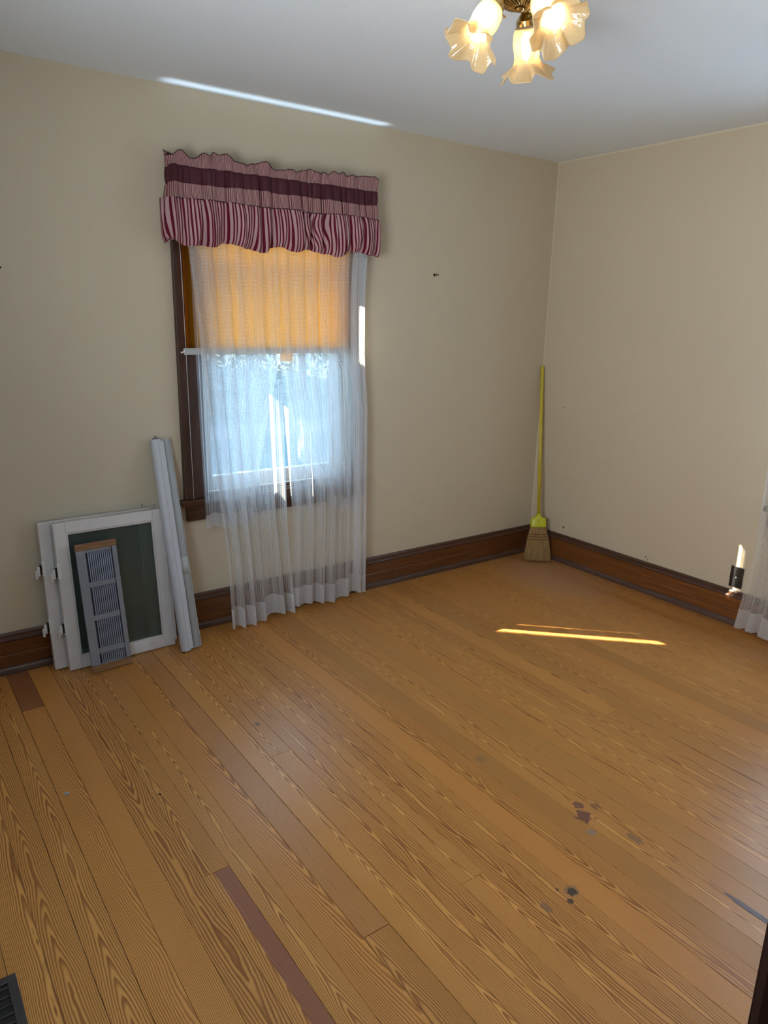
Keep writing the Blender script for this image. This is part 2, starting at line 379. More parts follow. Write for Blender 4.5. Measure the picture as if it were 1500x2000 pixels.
def shade_mat():
    t = NT('golden_shade_cloth'); P = t.n('ShaderNodeNewGeometry').outputs[0]
    n = t.noise(t.n('ShaderNodeMapping', i_0=P, i_Scale=(90, 90, 90)).outputs[0], 1, 3)
    c = t.mix(n, (0.98, 0.50, 0.002), (1.0, 0.58, 0.003))
    a = t.n('ShaderNodeBsdfDiffuse', i_Color=(0.42, 0.27, 0.075)).outputs[0]
    b = t.n('ShaderNodeBsdfTranslucent'); t.set(b.inputs[0], c)
    m = t.n('ShaderNodeMixShader', i_0=0.94, i_1=a, i_2=b.outputs[0])
    return t.done(m.outputs[0])
M_shade = shade_mat()
def stripe_mat(name, bgc, fg, per, duty):
    t = NT(name); uv = t.n('ShaderNodeTexCoord').outputs['UV']; U = t.n('ShaderNodeSeparateXYZ', i_0=uv).outputs[0]
    f = t.math('FRACT', t.math('DIVIDE', U, per)); m = t.math('LESS_THAN', f, duty)
    c = t.mix(m, bgc, fg); wv = t.noise(t.n('ShaderNodeMapping', i_0=uv, i_Scale=(900, 900, 1)).outputs[0], 1, 2)
    return t.done(t.pbsdf(c, 0.85, 0, 0.15, t.bump(wv, 0.2, 0.0008)))
M_wide = stripe_mat('wide_striped_cotton', (0.50, 0.31, 0.32), (0.135, 0.007, 0.026), 0.0160, 0.45)
M_fine = stripe_mat('fine_striped_cotton', (0.46, 0.30, 0.28), (0.15, 0.022, 0.040), 0.0068, 0.46)
M_burg = simple('burgundy_cotton', (0.060, 0.003, 0.012), 0.7, var=0.15, sc=300)
M_pipe = simple('dark_piping', (0.035, 0.004, 0.012), 0.7)
def lampglass():
    t = NT('frosted_tulip_glass'); P = t.n('ShaderNodeTexCoord').outputs['Object']
    vo = t.n('ShaderNodeTexVoronoi', i_Scale=150.0); t.set(vo.inputs['Vector'], P)
    nm = t.bump(vo.outputs[0], 0.5, 0.0015)
    tl = t.n('ShaderNodeBsdfTranslucent', i_Color=(0.95, 0.80, 0.52)); t.set(tl.inputs['Normal'], nm)
    df = t.n('ShaderNodeBsdfDiffuse', i_Color=(0.85, 0.72, 0.48)); t.set(df.inputs['Normal'], nm)
    gl = t.n('ShaderNodeBsdfGlossy', i_Roughness=0.12); t.set(gl.inputs['Normal'], nm)
    a = t.n('ShaderNodeMixShader', i_0=0.4, i_1=tl.outputs[0], i_2=df.outputs[0]).outputs[0]
    a = t.n('ShaderNodeMixShader', i_0=0.22, i_1=a, i_2=t.n('ShaderNodeBsdfTransparent', i_Color=(1, .93, .8)).outputs[0]).outputs[0]
    a = t.n('ShaderNodeMixShader', i_0=0.10, i_1=a, i_2=gl.outputs[0])
    return t.done(a.outputs[0])
M_lampglass = lampglass()
def emit(name, col, st):
    t = NT(name); return t.done(t.n('ShaderNodeEmission', i_Color=col, i_Strength=st).outputs[0])
M_bulb = emit('lit_bulb', (1.0, 0.74, 0.40), 50.0)
M_grass = simple('lawn_grass', (0.055, 0.095, 0.11), 0.9, var=0.4, sc=3)
M_leaf = simple('tree_leaf', (0.035, 0.08, 0.055), 0.6, var=0.4, sc=5)
M_bark = simple('tree_bark', (0.08, 0.06, 0.045), 0.9)
M_road = simple('pale_path', (0.12, 0.14, 0.16), 0.9)
M_siding = simple('outside_board', (0.74, 0.73, 0.70), 0.8)

# ---------------------------------------------------------------- room shell
H = 2.55; XL = -4.12; YF = -4.45; TH = 0.13
W1 = (-2.41, -1.57, 0.70, 2.13)      # window_1 opening x0,x1,z0,z1 in the back wall
W2 = (-2.58, -1.74, 0.70, 2.13)      # window_2 opening y0,y1 in the right wall
W3 = (-3.05, -1.85, 0.80, 2.10)      # added_window_left opening y in the left wall, unseen window added for light
def holed(lo, hi, a, b, hole, fn):
    """wall slab from lo..hi along, thickness a..b, with a hole"""
    m = MB(); h0, h1, z0, z1 = hole
    for (u0, u1, v0, v1) in ((lo, h0, 0, H), (h1, hi, 0, H), (h0, h1, 0, z0), (h0, h1, z1, H)):
        p, q = fn(u0, a, v0), fn(u1, b, v1)
        m.box([min(x, y) for x, y in zip(p, q)], [max(x, y) for x, y in zip(p, q)])
    return m
tag(holed(XL-TH, TH, 0, TH, W1, lambda u, t, z: (u, t, z)).build('wall_back', M_wall_b), kind='structure')
tag(holed(YF-TH, -0.0005, 0, TH, W2, lambda u, t, z: (t, u, z)).build('wall_right', M_wall_r), kind='structure')
tag(MB().box((XL-TH, YF-TH, 0), (-0.0005, YF, H)).build('wall_front', M_wall), kind='structure')
tag(holed(YF, -0.0005, XL-TH, XL, W3, lambda u, t, z: (t, u, z)).build('wall_left', M_wall), kind='structure')
tag(MB().box((XL-TH, YF-TH, H), (TH, TH, H+0.15)).build('ceiling', M_ceil), kind='structure')
floor = tag(MB().box((XL-TH, YF-TH, -0.12), (TH, TH, -0.019)).build('floor', M_dark), kind='structure')

# floor boards, each its own piece
edges = [-3.483, -3.397, -3.31, -3.222, -3.134, -3.049, -2.962, -2.862, -2.776, -2.692, -2.605, -2.518, -2.430]
e = -3.483
while e > XL+0.02: e -= 0.0872; edges.insert(0, max(e, XL))
e = -2.430
while e < -0.02: e += 0.0868; edges.append(min(e, 0))
joints = {-3.397: [-0.405], -3.134: [-1.68], -3.049: [-0.842], -2.862: [-2.126], -2.692: [-1.254], -2.605: [-0.838], -2.518: [-2.131]}
rj = random.Random(5)
for i in range(len(edges)-1):
    x0, x1 = edges[i], edges[i+1]
    js = next((v for k, v in joints.items() if abs(k-x0) < 0.004), None)
    if js is None:
        js = [rj.choice([-3.0, -3.3, -3.45, -2.95])] if x0 < -2.0 else [rj.uniform(-3.5, -2.7)]
        if x0 > -1.9 and rj.random() < 0.35: js = [rj.uniform(-2.3, -0.6)]
    ys = [0.0]+js+[YF]
    for k in range(len(ys)-1):
        ya, yb = ys[k], ys[k+1]; g = 0.0005
        if abs(x0+2.776) < .004 or abs(x1+2.776) < .004 or abs(x0+3.483) < .003: g = 0.0010
        mt = M_floor
        if abs(x0+3.134) < 0.004 and k == 1: mt = M_floor_band
        if abs(x0+2.862) < 0.004 and k == 0: mt = M_floor_plain
        if abs(x0+3.397) < 0.004 and k == 0: mt = M_floor_red
        if abs(x0-(-2.430+0.0868*24)) < 0.05 and x0 > -0.4: mt = M_floor_plain
        xc = (x0+x1)/2; dz = rj.uniform(-0.0003, 0.0)
        MB().box((x0+g-xc, yb+g, -0.018), (x1-g-xc, ya-g, dz)).build('floor_board', mt, floor, bevel=0.0006, loc=(xc, 0, 0))

# baseboards: board + cap + shoe moulding
board = [(0, 0), (-0.019, 0), (-0.019, 0.085), (-0.0175, 0.088), (-0.019, 0.091), (-0.019, 0.152), (0, 0.152)]
capp = [(0, 0.1525), (-0.022, 0.1525), (-0.025, 0.158), (-0.022, 0.166), (-0.014, 0.172), (-0.0125, 0.182), (-0.008, 0.190), (0, 0.190)]
shoe = [(-0.0195, 0.0005), (-0.036, 0.0005), (-0.036, 0.010), (-0.033, 0.022), (-0.027, 0.029), (-0.0195, 0.032)]
def baseboard(name, a, b, fn, mats):
    r = MB().prism(board, a, b, fn).build(name, mats[0]); tag(r, kind='structure')
    MB().prism(capp, a, b, fn).build('cap_moulding', mats[1], r); MB().prism(shoe, a, b, fn).build('shoe_moulding', mats[2], r)
baseboard('baseboard_back', XL, 0, lambda t, u, v: (t, u-0.0003, v), (M_bbx, M_cap, M_shoe))
baseboard('baseboard_right', YF, -0.0365, lambda t, u, v: (u-0.0003, t, v), (M_bby, M_capy, M_shoey))
baseboard('baseboard_left', YF, -0.0365, lambda t, u, v: (XL-u+0.0003, t, v), (M_bby, M_capy, M_shoey))

# ---------------------------------------------------------------- windows (built for the back wall; fn turns u along, d into the room, z up)
def window(name, W, fn, mat_c=M_case):
    u0, u1, z0, z1 = W; c = (u0+u1)/2
    def bx(n, a, b, mat, parent, bev=0.0015):
        p, q = fn(*a), fn(*b); return MB().box([min(x, y) for x, y in zip(p, q)], [max(x, y) for x, y in zip(p, q)]).build(n, mat, parent, bevel=bev)
    root = bx(name, (u0-0.0, -0.035, z0), (u0+0.02, -TH+0.002, z1), mat_c, None); tag(root, kind='structure')   # left jamb, rest below
    bx('jamb', (u1-0.02, -0.035, z0), (u1, -TH+0.002, z1), mat_c, root)
    bx('head_jamb', (u0+0.02, -0.035, z1-0.02), (u1-0.02, -TH+0.002, z1), mat_c, root)
    cw = 0.125
    for s in (0, 1):
        a = u0-cw+0.012 if s == 0 else u1; b = a+cw-(0 if s == 0 else 0.035)
        bx('casing', (a+(0.05 if s == 0 else 0), 0.0006, z0+0.0), (b-(0 if s == 0 else 0.05), 0.018, z1+0.012), mat_c, root)
        o0 = a if s == 0 else b-0.05
        bx('backband', (o0, 0.0006, z0+0.0), (o0+0.05, 0.027, z1+0.012), mat_c, root, 0.003)
    bx('head_casing', (u0-cw+0.012, 0.0006, z1+0.0125), (u1+cw-0.012, 0.022, z1+0.105), mat_c, root)
    bx('stool', (u0-cw-0.015, 0.0006, z0-0.028), (u1+cw-0.010, 0.055, z0-0.0005), M_stool, root, 0.004)
    bx('inner_stool', (u0+0.001, -0.04, z0+0.0005), (u1-0.001, 0.0004, z0+0.012), M_stool, root, 0.002)
    bx('apron', (u0-cw+0.02, 0.0006, z0-0.115), (u1+cw-0.02, 0.020, z0-0.0285), M_stool, root, 0.003)
    # vinyl sashes
    ia, ib = u0+0.0205, u1-0.0205; zm = 1.83
    for (n, za, zb, d0, d1) in (('lower_sash', z0+0.013, zm+0.02, -0.045, -0.080), ('upper_sash', zm-0.02, z1-0.021, -0.083, -0.118)):
        m = MB(); sw = 0.042; bot = 0.075 if n == 'lower_sash' else 0.045
        parts = [(ia, ia+sw, za, zb), (ib-sw, ib, za, zb), (ia+sw, ib-sw, za, za+bot), (ia+sw, ib-sw, zb-0.045, zb)]
        for (a, b, c0, c1) in parts:
            p, q = fn(a, d0, c0), fn(b, d1, c1); m.box([min(x, y) for x, y in zip(p, q)], [max(x, y) for x, y in zip(p, q)])
        if n == 'lower_sash':
            for k in range(3):
                p, q = fn(ia+sw, d0+0.003, za+0.012+k*0.02), fn(ib-sw, d0, za+0.018+k*0.02)
                m.box([min(x, y) for x, y in zip(p, q)], [max(x, y) for x, y in zip(p, q)])
        s = m.build(n, M_vinyl, root)
        dm = (d0+d1)/2
        p, q = fn(ia+sw, dm-0.002, za+bot), fn(ib-sw, dm+0.002, zb-0.045)
        MB().box([min(x, y) for x, y in zip(p, q)], [max(x, y) for x, y in zip(p, q)]).build('pane', M_glass, s)
    p, q = fn(c-0.03, -0.081, zm+0.0205), fn(c+0.03, -0.06, zm+0.032)
    MB().box([min(x, y) for x, y in zip(p, q)], [max(x, y) for x, y in zip(p, q)]).build('sash_lock', M_white_metal, root, bevel=0.002)
    return root
window('window_1', W1, lambda u, d, z: (u, -d, z))
window('window_2', W2, lambda u, d, z: (-d, u, z))
def wb(a, b): return MB().box((XL-TH+0.02, a[0], a[1]), (XL, b[0], b[1]))
w3 = wb((W3[0], W3[2]), (W3[0]+0.05, W3[3])); 
for a, b in (((W3[1]-.05, W3[2]), (W3[1], W3[3])), ((W3[0]+.05, W3[2]), (W3[1]-.05, W3[2]+.05)), ((W3[0]+.05, W3[3]-.05), (W3[1]-.05, W3[3]))):
    w3.box((XL-TH+0.02, a[0], a[1]), (XL, b[0], b[1]))
w3 = tag(w3.build('added_window_left', M_vinyl), kind='structure')
MB().box((XL-0.07, W3[0]+.05, W3[2]+.05), (XL-0.066, W3[1]-.05, W3[3]-.05)).build('pane', M_glass, w3)

# open door at the right edge of the view
dd = Vector((0.60, -0.80, 0)).normalized()
E0 = Vector((-2.979, -3.132, 0)); dn = Vector((0.8, 0.6, 0))
def dpt(a, t, z): return E0+dd*a+dn*t+Vector((0, 0, z))
def dbox(a0, a1, t0, t1, z0, z1):
    m = MB(); vs = [dpt(a, t, z) for z in (z0, z1) for (a, t) in ((a0, t0), (a1, t0), (a1, t1), (a0, t1))]
    return m.add(vs, [(0,3,2,1),(4,5,6,7),(0,1,5,4),(1,2,6,5),(2,3,7,6),(3,0,4,7)])
door = dbox(0, 0.74, 0.004, 0.031, 0.01, 2.03).build('door_1', M_door, bevel=0.002); tag(door, kind='structure')
for (a0, a1, z0, z1) in ((0, 0.11, 0.01, 2.03), (0.63, 0.74, 0.01, 2.03), (0.11, 0.63, 0.01, 0.24), (0.11, 0.63, 0.95, 1.07), (0.11, 0.63, 1.92, 2.03)):
    for t in (0, 0.0315):
        dbox(a0, a1, t, t+0.0035, z0, z1).build('door_rail', M_door, door)
tag(MB().box((-2.57, YF+0.0005, 0.0005), (-2.47, -3.735, H-0.0005)).build('wall_closet', M_wall), kind='structure')
MB().lathe([(0, 0), (0.012, 0.0), (0.012, 0.03), (0.027, 0.04), (0.027, 0.055), (0.0, 0.062)], 20).build('door_knob', M_brass, door, smooth=True, loc=(0, 0, 0)).matrix_world = \
    Matrix.Translation(dpt(0.06, 0.036, 0.95)) @ dn.to_track_quat('Z', 'Y').to_matrix().to_4x4()

# ---------------------------------------------------------------- outside
g = MB().box((-40, 0.4, -0.9), (60, 80, -0.8)).build('lawn', M_grass); tag(g, kind='structure')
p_ = MB().box((-30, 9.5, -0.799), (50, 11.2, -0.79)).build('path', M_road); tag(p_, kind='structure')
def bush(x, y, r, h, seed, label, cat='tree'):
    rr = random.Random(seed); t = empty('leafy_tree', (x, y, -0.8), label, cat, 'trees beyond the lawn outside the window')
    MB().path([(0, 0, 0), (0.05, 0, h*0.4), (0, 0.05, h*0.8)], [0.14, 0.1, 0.04], 8).build('trunk', M_bark, t)
    m = MB()
    for _ in range(1500):
        th = rr.uniform(0, 2*pi); ph = math.acos(rr.uniform(-1, 1)); q = r*rr.uniform(0.55, 1)**0.5*(1+0.2*sin(3*th+seed))
        c = Vector((q*sin(ph)*cos(th), q*sin(ph)*sin(th), h*0.62+q*cos(ph)*h*0.32))
        a = Vector((rr.gauss(0, 1), rr.gauss(0, 1), rr.gauss(0, 1))).normalized(); b = a.orthogonal().normalized(); s = rr.uniform(0.07, 0.15)
        m.add([c-a*s, c+b*s*0.5, c+a*s, c-b*s*0.5], [(0, 1, 2, 3)])
    m.build('foliage', M_leaf, t, kind='stuff')
bush(3.2, 13.5, 1.6, 3.2, 1, 'rounded leafy tree seen through the gap between the window curtains')
bush(6.8, 15.5, 1.9, 3.8, 2, 'broad leafy tree beyond the lawn, seen through the right sheer curtain')
bush(-0.6, 13.0, 1.7, 3.4, 3, 'leafy tree beyond the lawn, seen through the left sheer curtain')
bush(10.5, 18, 2.2, 4.2, 4, 'farthest leafy tree beyond the lawn, to the right of the others')
# unseen board screen added outside the window; its slots shape the sun streaks
sh = empty('sun_slot_screen', (-2.62, 0.15, 0.55), 'slotted board screen added unseen outside the back window to shape the sun streaks', 'sun blocker')
XS = -2.62
slots = []
for (fx, fy, ln, wd) in ((-1.229, -0.848, 0.92, 0.062), (-1.07, -0.865, 0.70, 0.020), (-0.761, -0.925, 0.36, 0.014), (-0.45, -1.272, 0.24, 0.013)):
    s = (fx-XS)/SX; y = fy+SY*s; slots.append((y, wd/SX, s*ST, (s+ln)*ST))
s = (-1.56-XS)/SX; slots.append((-0.03+SY*s, 0.09, 1.36+s*ST, 1.75+s*ST))
slots.sort()
yc = 0.15
for (y, wd, za, zb) in slots:
    a, b = y-wd/2, y+wd/2
    MB().box((0, yc-0.15, 0), (0.022, a-0.15, 2.7)).build('board', M_siding, sh)
    MB().box((0, a-0.15, 0), (0.022, b-0.15, za-0.55)).box((0, a-0.15, zb-0.55), (0.022, b-0.15, 2.7)).build('batten', M_siding, sh)
    yc = b
MB().box((0, yc-0.15, 0), (0.022, 1.20, 2.7)).build('board', M_siding, sh)
# unseen house-shaped block added at left to keep sun off the lawn
nh = empty('lawn_sun_blocker', (-8.5, 26, -0.8), 'pale house-shaped block added to shade the lawn, out of view to the left', 'house')
MB().box((-3.5, -15, 0), (3.5, 15, 12)).build('wall', M_siding, nh)
MB().prism([(-4, 12.01), (4, 12.01), (0, 15)], -15.3, 15.3, lambda t_, u, v: (u, t_, v)).build('roof', M_bark, nh)

ns = empty('window_sun_blocker', (-11, 0.5, -0.8), 'tall pale barn-shaped block added to keep sun off the left window, out of view', 'barn')  # unseen barn-shaped block added to keep sun out of the left window
MB().box((-1.5, -6, 0), (1.5, 4.6, 10)).build('wall', M_siding, ns)
MB().prism([(-1.9, 10.01), (1.9, 10.01), (0, 11.6)], -6.2, 4.7, lambda t_, u, v: (u, t_, v)).build('roof', M_bark, ns)

# ---------------------------------------------------------------- curtains
def sheer(name, x0f, x1f, ztop, zbotf, y0f, amp, folds, seed, label, group, tf=lambda x, y, z: (x, y, z), hem=0.11, nu=150, nv=44, width=None, side=None):
    n = Noise1(seed); n2 = Noise1(seed+50); width = width or 1.3*abs(x1f(1)-x0f(1))
    ztop_ = ztop
    def xyz(u, z, off=0.0):
        v = 1-z/ztop_
        a = amp*(0.35+0.65*sst(0, 0.35, v))
        ph = u*folds+0.35*n(u*folds*0.6+7)+0.25*n2(v*1.2+u*2)
        s = sin(2*pi*ph); d = math.copysign(abs(s)**0.7, s)*a*(0.75+0.5*n(u*folds+31)) + 0.10*a*sin(2*pi*ph*2.3+seed+v)
        x = lerp(x0f(v), x1f(v), u)+0.006*cos(2*pi*ph)*sst(0, .3, v)
        return (x, y0f(u, v)-d-off, z)
    def zb(u): return zbotf(u)
    m = MB().grid(nu, nv, lambda u, v: tf(*xyz(u, lerp(ztop, zb(u)+hem, v))), lambda u, v: (u*width, v*(ztop-hem)))
    o = m.build(name, M_sheer, None, smooth=True); tag(o, label, 'curtain', group)
    MB().grid(nu, 3, lambda u, v: tf(*xyz(u, lerp(zb(u)+hem, zb(u), v), 0.0)), lambda u, v: (u*width, v*hem)).build('hem', M_hem, o, smooth=True)
    if side:
        a, b = side
        MB().grid(24, nv, lambda u, v: tf(*xyz(lerp(a, b, u), lerp(ztop, zb(lerp(a, b, u))+hem, v), -0.002)), lambda u, v: (lerp(a, b, u)*width+0.003, v*(ztop-hem))).build('added_edge_layer', M_edge, o, smooth=True)  # extra voile layer added to whiten the edge where gap light would show
    return o
def pw(*pts):
    def f(v):
        for (a, x), (b, y) in zip(pts, pts[1:]):
            if v <= b: return lerp(x, y, (v-a)/(b-a)) if v >= a else x
        return pts[-1][1]
    return f
ZT = 2.19
n_h = Noise1(3)
sheer('sheer_curtain', pw((0, -2.50), (0.15, -2.475), (0.37, -2.445), (0.6, -2.415), (0.8, -2.375), (1, -2.365)),
      pw((0, -2.03), (0.4, -2.025), (0.75, -2.015), (1, -1.975)), ZT, lambda u: max(0.008, 0.022+0.014*sin(9*u+1)+0.012*n_h(u*6)-0.02*exp(-((u-0.25)/0.2)**2)),
      lambda u, v: -0.080-0.055*v*(1-u)-0.03*v, 0.024, 5.5, 11, 'long white sheer curtain panel, left of the pair at the back window', 'long sheers at the back window')
sheer('sheer_curtain', pw((0, -2.04), (0.4, -2.012), (0.75, -1.965), (0.9, -1.98), (1, -1.985)),
      pw((0, -1.475), (0.10, -1.488), (0.22, -1.512), (0.37, -1.512), (0.50, -1.490), (1, -1.495)), ZT, lambda u: 0.034+0.010*sin(11*u)+0.010*n_h(u*7+20)-0.012*exp(-((u-0.55)/0.15)**2),
      lambda u, v: -0.080-0.034*v, 0.021, 6.0, 23, 'long white sheer curtain panel, right of the pair at the back window', 'long sheers at the back window', side=(0.84, 1.0))
# shorter inner pair, parted in the middle
sheer('short_sheer_curtain', pw((0, -2.46), (0.5, -2.445), (1, -2.425)), pw((0, -2.00), (0.37, -2.025), (0.58, -2.13), (0.73, -2.19), (1, -2.25)), 2.13, lambda u: 0.545+0.012*sin(9*u),
      lambda u, v: -0.066-0.004*v, 0.007, 5, 37, 'short inner sheer curtain, left half, parted behind the long sheers', 'short inner sheers', hem=0.07, nu=90, nv=30)
sheer('short_sheer_curtain', pw((0, -2.02), (0.37, -2.0), (0.60, -1.905), (0.67, -1.78), (0.75, -1.70), (1, -1.66)), pw((0, -1.60), (0.34, -1.60), (0.365, -1.50), (1, -1.505)), 2.13, lambda u: 0.545+0.012*sin(8*u),
      lambda u, v: -0.066-0.004*v, 0.007, 5, 41, 'short inner sheer curtain, right half, parted behind the long sheers', 'short inner sheers', hem=0.07, nu=90, nv=30)
# sheers at the window of the right wall
rot = lambda x, y, z: (y, x, z)
sheer('sheer_curtain', pw((0, -1.58), (0.55, -1.64), (0.8, -1.645), (1, -1.600)), pw((0, -2.12), (1, -2.10)), ZT, lambda u: max(0.006, 0.020+0.012*sin(7*u+.5)),
      lambda u, v: -0.085-0.015*v, 0.020, 6.5, 53, 'white sheer curtain panel at the right edge of the view, hanging over the outlet', None, rot)
sheer('sheer_curtain', pw((0, -2.16), (1, -2.15)), pw((0, -2.75), (1, -2.72)), ZT, lambda u: 0.03+0.01*sin(8*u),
      lambda u, v: -0.095, 0.019, 6.5, 59, 'white sheer curtain panel on the right wall outside the view, nearest the door', None, rot)

def rod(pts, label, loc):
    r = MB().path(pts, 0.006, 10).build('curtain_rod', M_white_metal, None, smooth=True); tag(r, label, 'curtain rod'); return r
rod([(-2.515, -0.004, 2.185), (-2.515, -0.080, 2.185), (-2.50, -0.094, 2.185), (-1.485, -0.094, 2.185), (-1.47, -0.080, 2.185), (-1.47, -0.004, 2.185)], 'thin metal curtain rod behind the striped valance', None)
rod([(-0.004, -1.47, 2.20), (-0.075, -1.47, 2.20), (-0.088, -1.49, 2.20), (-0.088, -2.80, 2.20), (-0.075, -2.82, 2.20), (-0.004, -2.82, 2.20)], 'thin metal curtain rod over the window of the right wall', None)

# golden roller shade hung on the face of the casing
rs = empty('roller_shade', (-2.01, -0.033, 1.42), 'golden yellow roller shade, half drawn behind the sheer curtains', 'shade')
def shx(m, a, b): return m.box([a[0]+2.01, a[1]+0.033, a[2]-1.42], [b[0]+2.01, b[1]+0.033, b[2]-1.42])
nz = Noise1(77)
MB().grid(40, 20, lambda u, v: (lerp(-0.475, 0.425, u), -0.012-0.003*nz(u*5)-0.002*nz(v*4+u*2), lerp(0.70, 0.012, v)), lambda u, v: (u, v)).build('cloth', M_shade, rs, smooth=True, solid=0.0008)
shx(MB(), (-2.50, -0.052, 1.405), (-1.583, -0.044, 1.436)).build('hem_slat', M_greyl, rs, bevel=0.002)
MB().tube((-0.50, 0.006, 0.715), (0.45, 0.006, 0.715), 0.016).build('roller', M_white_metal, rs, smooth=True)
MB().path([(-0.505, -0.014, -0.005), (-0.487, -0.016, 0.0), (-0.492, -0.016, 0.012)], 0.004, 8).build('slat_clip', M_white_metal, rs, smooth=True)
shx(MB(), (-1.995, -0.0445, 1.366), (-1.925, -0.0425, 1.41)).build('pull_tab', M_shade, rs)
MB().path([(-0.488, -0.008, 0.72), (-0.480, -0.008, 0.35), (-0.472, -0.002, -0.72)], 0.0013, 6).build('edge_highlight', M_white_metal, rs, smooth=True)  # thin white strand added as the highlight along the casing's outer band

# ---------------------------------------------------------------- striped valance
va = empty('valance', (-1.99, -0.1, 2.2), 'gathered burgundy and pink striped valance over the back window', 'valance')
VX0, VX1, VD = -2.530, -1.458, 0.108
def vpath(s, off, ex=0.0):
    """s 0..1 along wall-return, front, wall-return; off = outward push"""
    Lr = VD; Lf = VX1-VX0+2*ex; T = 2*Lr+Lf; d = s*T
    if d < Lr:
        k = sst(Lr-0.03, Lr, d); return Vector((VX0-ex-off*(1-k), -0.004-d-off*k, 0))
    if d > Lr+Lf:
        q = T-d; k = sst(Lr-0.03, Lr, q); return Vector((VX1+ex+off*(1-k), -0.004-q-off*k, 0))
    return Vector((VX0-ex+(d-Lr), -0.004-Lr-off, 0))
TL = 2*VD+VX1-VX0
na, nb, nc, nd_ = Noise1(101), Noise1(102), Noise1(103), Noise1(104)
rc = random.Random(21)
CR = [((k+rc.uniform(-.33, .33))/27, rc.uniform(0.4, 1.0), rc.uniform(0.0035, 0.0075)) for k in range(1, 27)]
CF = [((k+rc.uniform(-.3, .3))/12, rc.uniform(0.5, 1.0), rc.uniform(0.006, 0.011)) for k in range(1, 12)]
def creases(s, L, wk=1.0): return sum(a*exp(-((s-c)/(w*wk))**2) for c, a, w in L)
def fold(s): return 0.55-1.7*creases(s, CR)+0.35*nb(s*60)+1.5*nc(s*38+11)
def puff(s): return 0.5+0.5*sin(2*pi*(s*6.3+0.35*nc(s*7)))
def vsheet(name, z0, z1, offf, mat, nu=480, nv=6, dz0=lambda s: 0, dz1=lambda s: 0, uvk=1.0, uvd=None, ex=0.0):
    def f(u, v):
        p = vpath(u, offf(u, v), ex); return (p.x+1.99, p.y+0.1, lerp(z0+dz0(u), z1+dz1(u), v)-2.2)
    return MB().grid(nu, nv, f, lambda u, v: (u*TL*uvk+(uvd(u, v) if uvd else 0), v*(z0-z1))).build(name, mat, va, smooth=True)
def hz(s): return 0.016*nc(s*26+3)+0.010*nd_(s*48)
def headoff(u, v): return 0.004+(1-v)*(0.020*na(u*30+9)+0.014*nb(u*62))+0.006*v*fold(u)
vsheet('header_ruffle', 2.268, 2.212, headoff, M_fine, dz0=hz, nv=5, uvk=1.25)
def pipe(name, zf, offf, r=0.0018, ex=0):
    pts = []
    for i in range(321):
        u = i/320; p = vpath(u, offf(u)+0.001, ex); pts.append((p.x+1.99, p.y+0.1, zf(u)-2.2))
    MB().path(pts, r, 5).build(name, M_pipe, va, smooth=True)
pipe('piping', lambda s: 2.268+hz(s), lambda u: headoff(u, 0))
def bandoff(u, v): return 0.006+0.006*sin(pi*v)+0.011*fold(u)*(0.6+0.4*v)
vsheet('burgundy_band', 2.213, 2.142, lambda u, v: bandoff(u, v), M_burg, nv=6, dz0=lambda s: 0.003*na(s*40), dz1=lambda s: -0.004*nc(s*12), uvk=1.2)
pipe('piping', lambda s: 2.212+0.003*na(s*40), lambda u: bandoff(u, 0), 0.0014)
def bz(s): return 0.006*nc(s*12)
def foff(u, v): return 0.012+0.011*fold(u)+0.004*v+0.007*puff(u)*v
vsheet('striped_band', 2.144, 2.080, foff, M_fine, dz0=lambda s: -0.004*nc(s*12), dz1=lambda s: 0.7*bz(s), nv=5, uvk=1.25, ex=0.003)
pipe('piping', lambda s: 2.080+0.7*bz(s), lambda u: foff(u, 1), ex=0.003)
def loff(u, v):
    P = puff(u); base = foff(u, 1)-0.002; E = sst(0, 0.10, u)*sst(0, 0.10, 1-u)
    tube = abs(sin(pi*(u*12.5+0.9*nc(u*9+2))))**0.55
    bul = E*(0.008+0.022*P)*sin(pi*min(1, v*0.95))**0.8
    return base+bul+(0.012*tube-0.006-0.034*creases(u, CF, 0.6+0.9*v))*(0.2+0.8*v)*(0.35+0.65*E)-0.008*sst(0.88, 1, v)+0.003*nd_(u*40+v*3)
def lz(s): return -0.004+0.010*creases(s, CF, 1.6)+0.016*nc(s*17+40)-0.006*puff(s)+0.009*sin(2*pi*s*4.1+0.6)
vsheet('flounce', 2.081, 1.902, loff, M_wide, nv=16, dz0=lambda s: 0.7*bz(s), dz1=lz, uvk=1.05, ex=0.018,
       uvd=lambda u, v: 0.012*v*v*nc(u*9+11)+0.014*sin(v*5)*exp(-((u-0.62)/0.06)**2)+0.012*v*exp(-((u-0.36)/0.04)**2))
def under(u, v):
    return loff(u, 1)-v*0.03
def fu(u, v):
    p = vpath(u, loff(u, 1)-v*0.030, 0.018); return (p.x+1.99, p.y+0.1, 1.902+lz(u)+0.006*v+0.012*v*v-2.2)
MB().grid(480, 3, fu, lambda u, v: (u*TL*1.05, v*0.03)).build('flounce_return', M_wide, va, smooth=True)

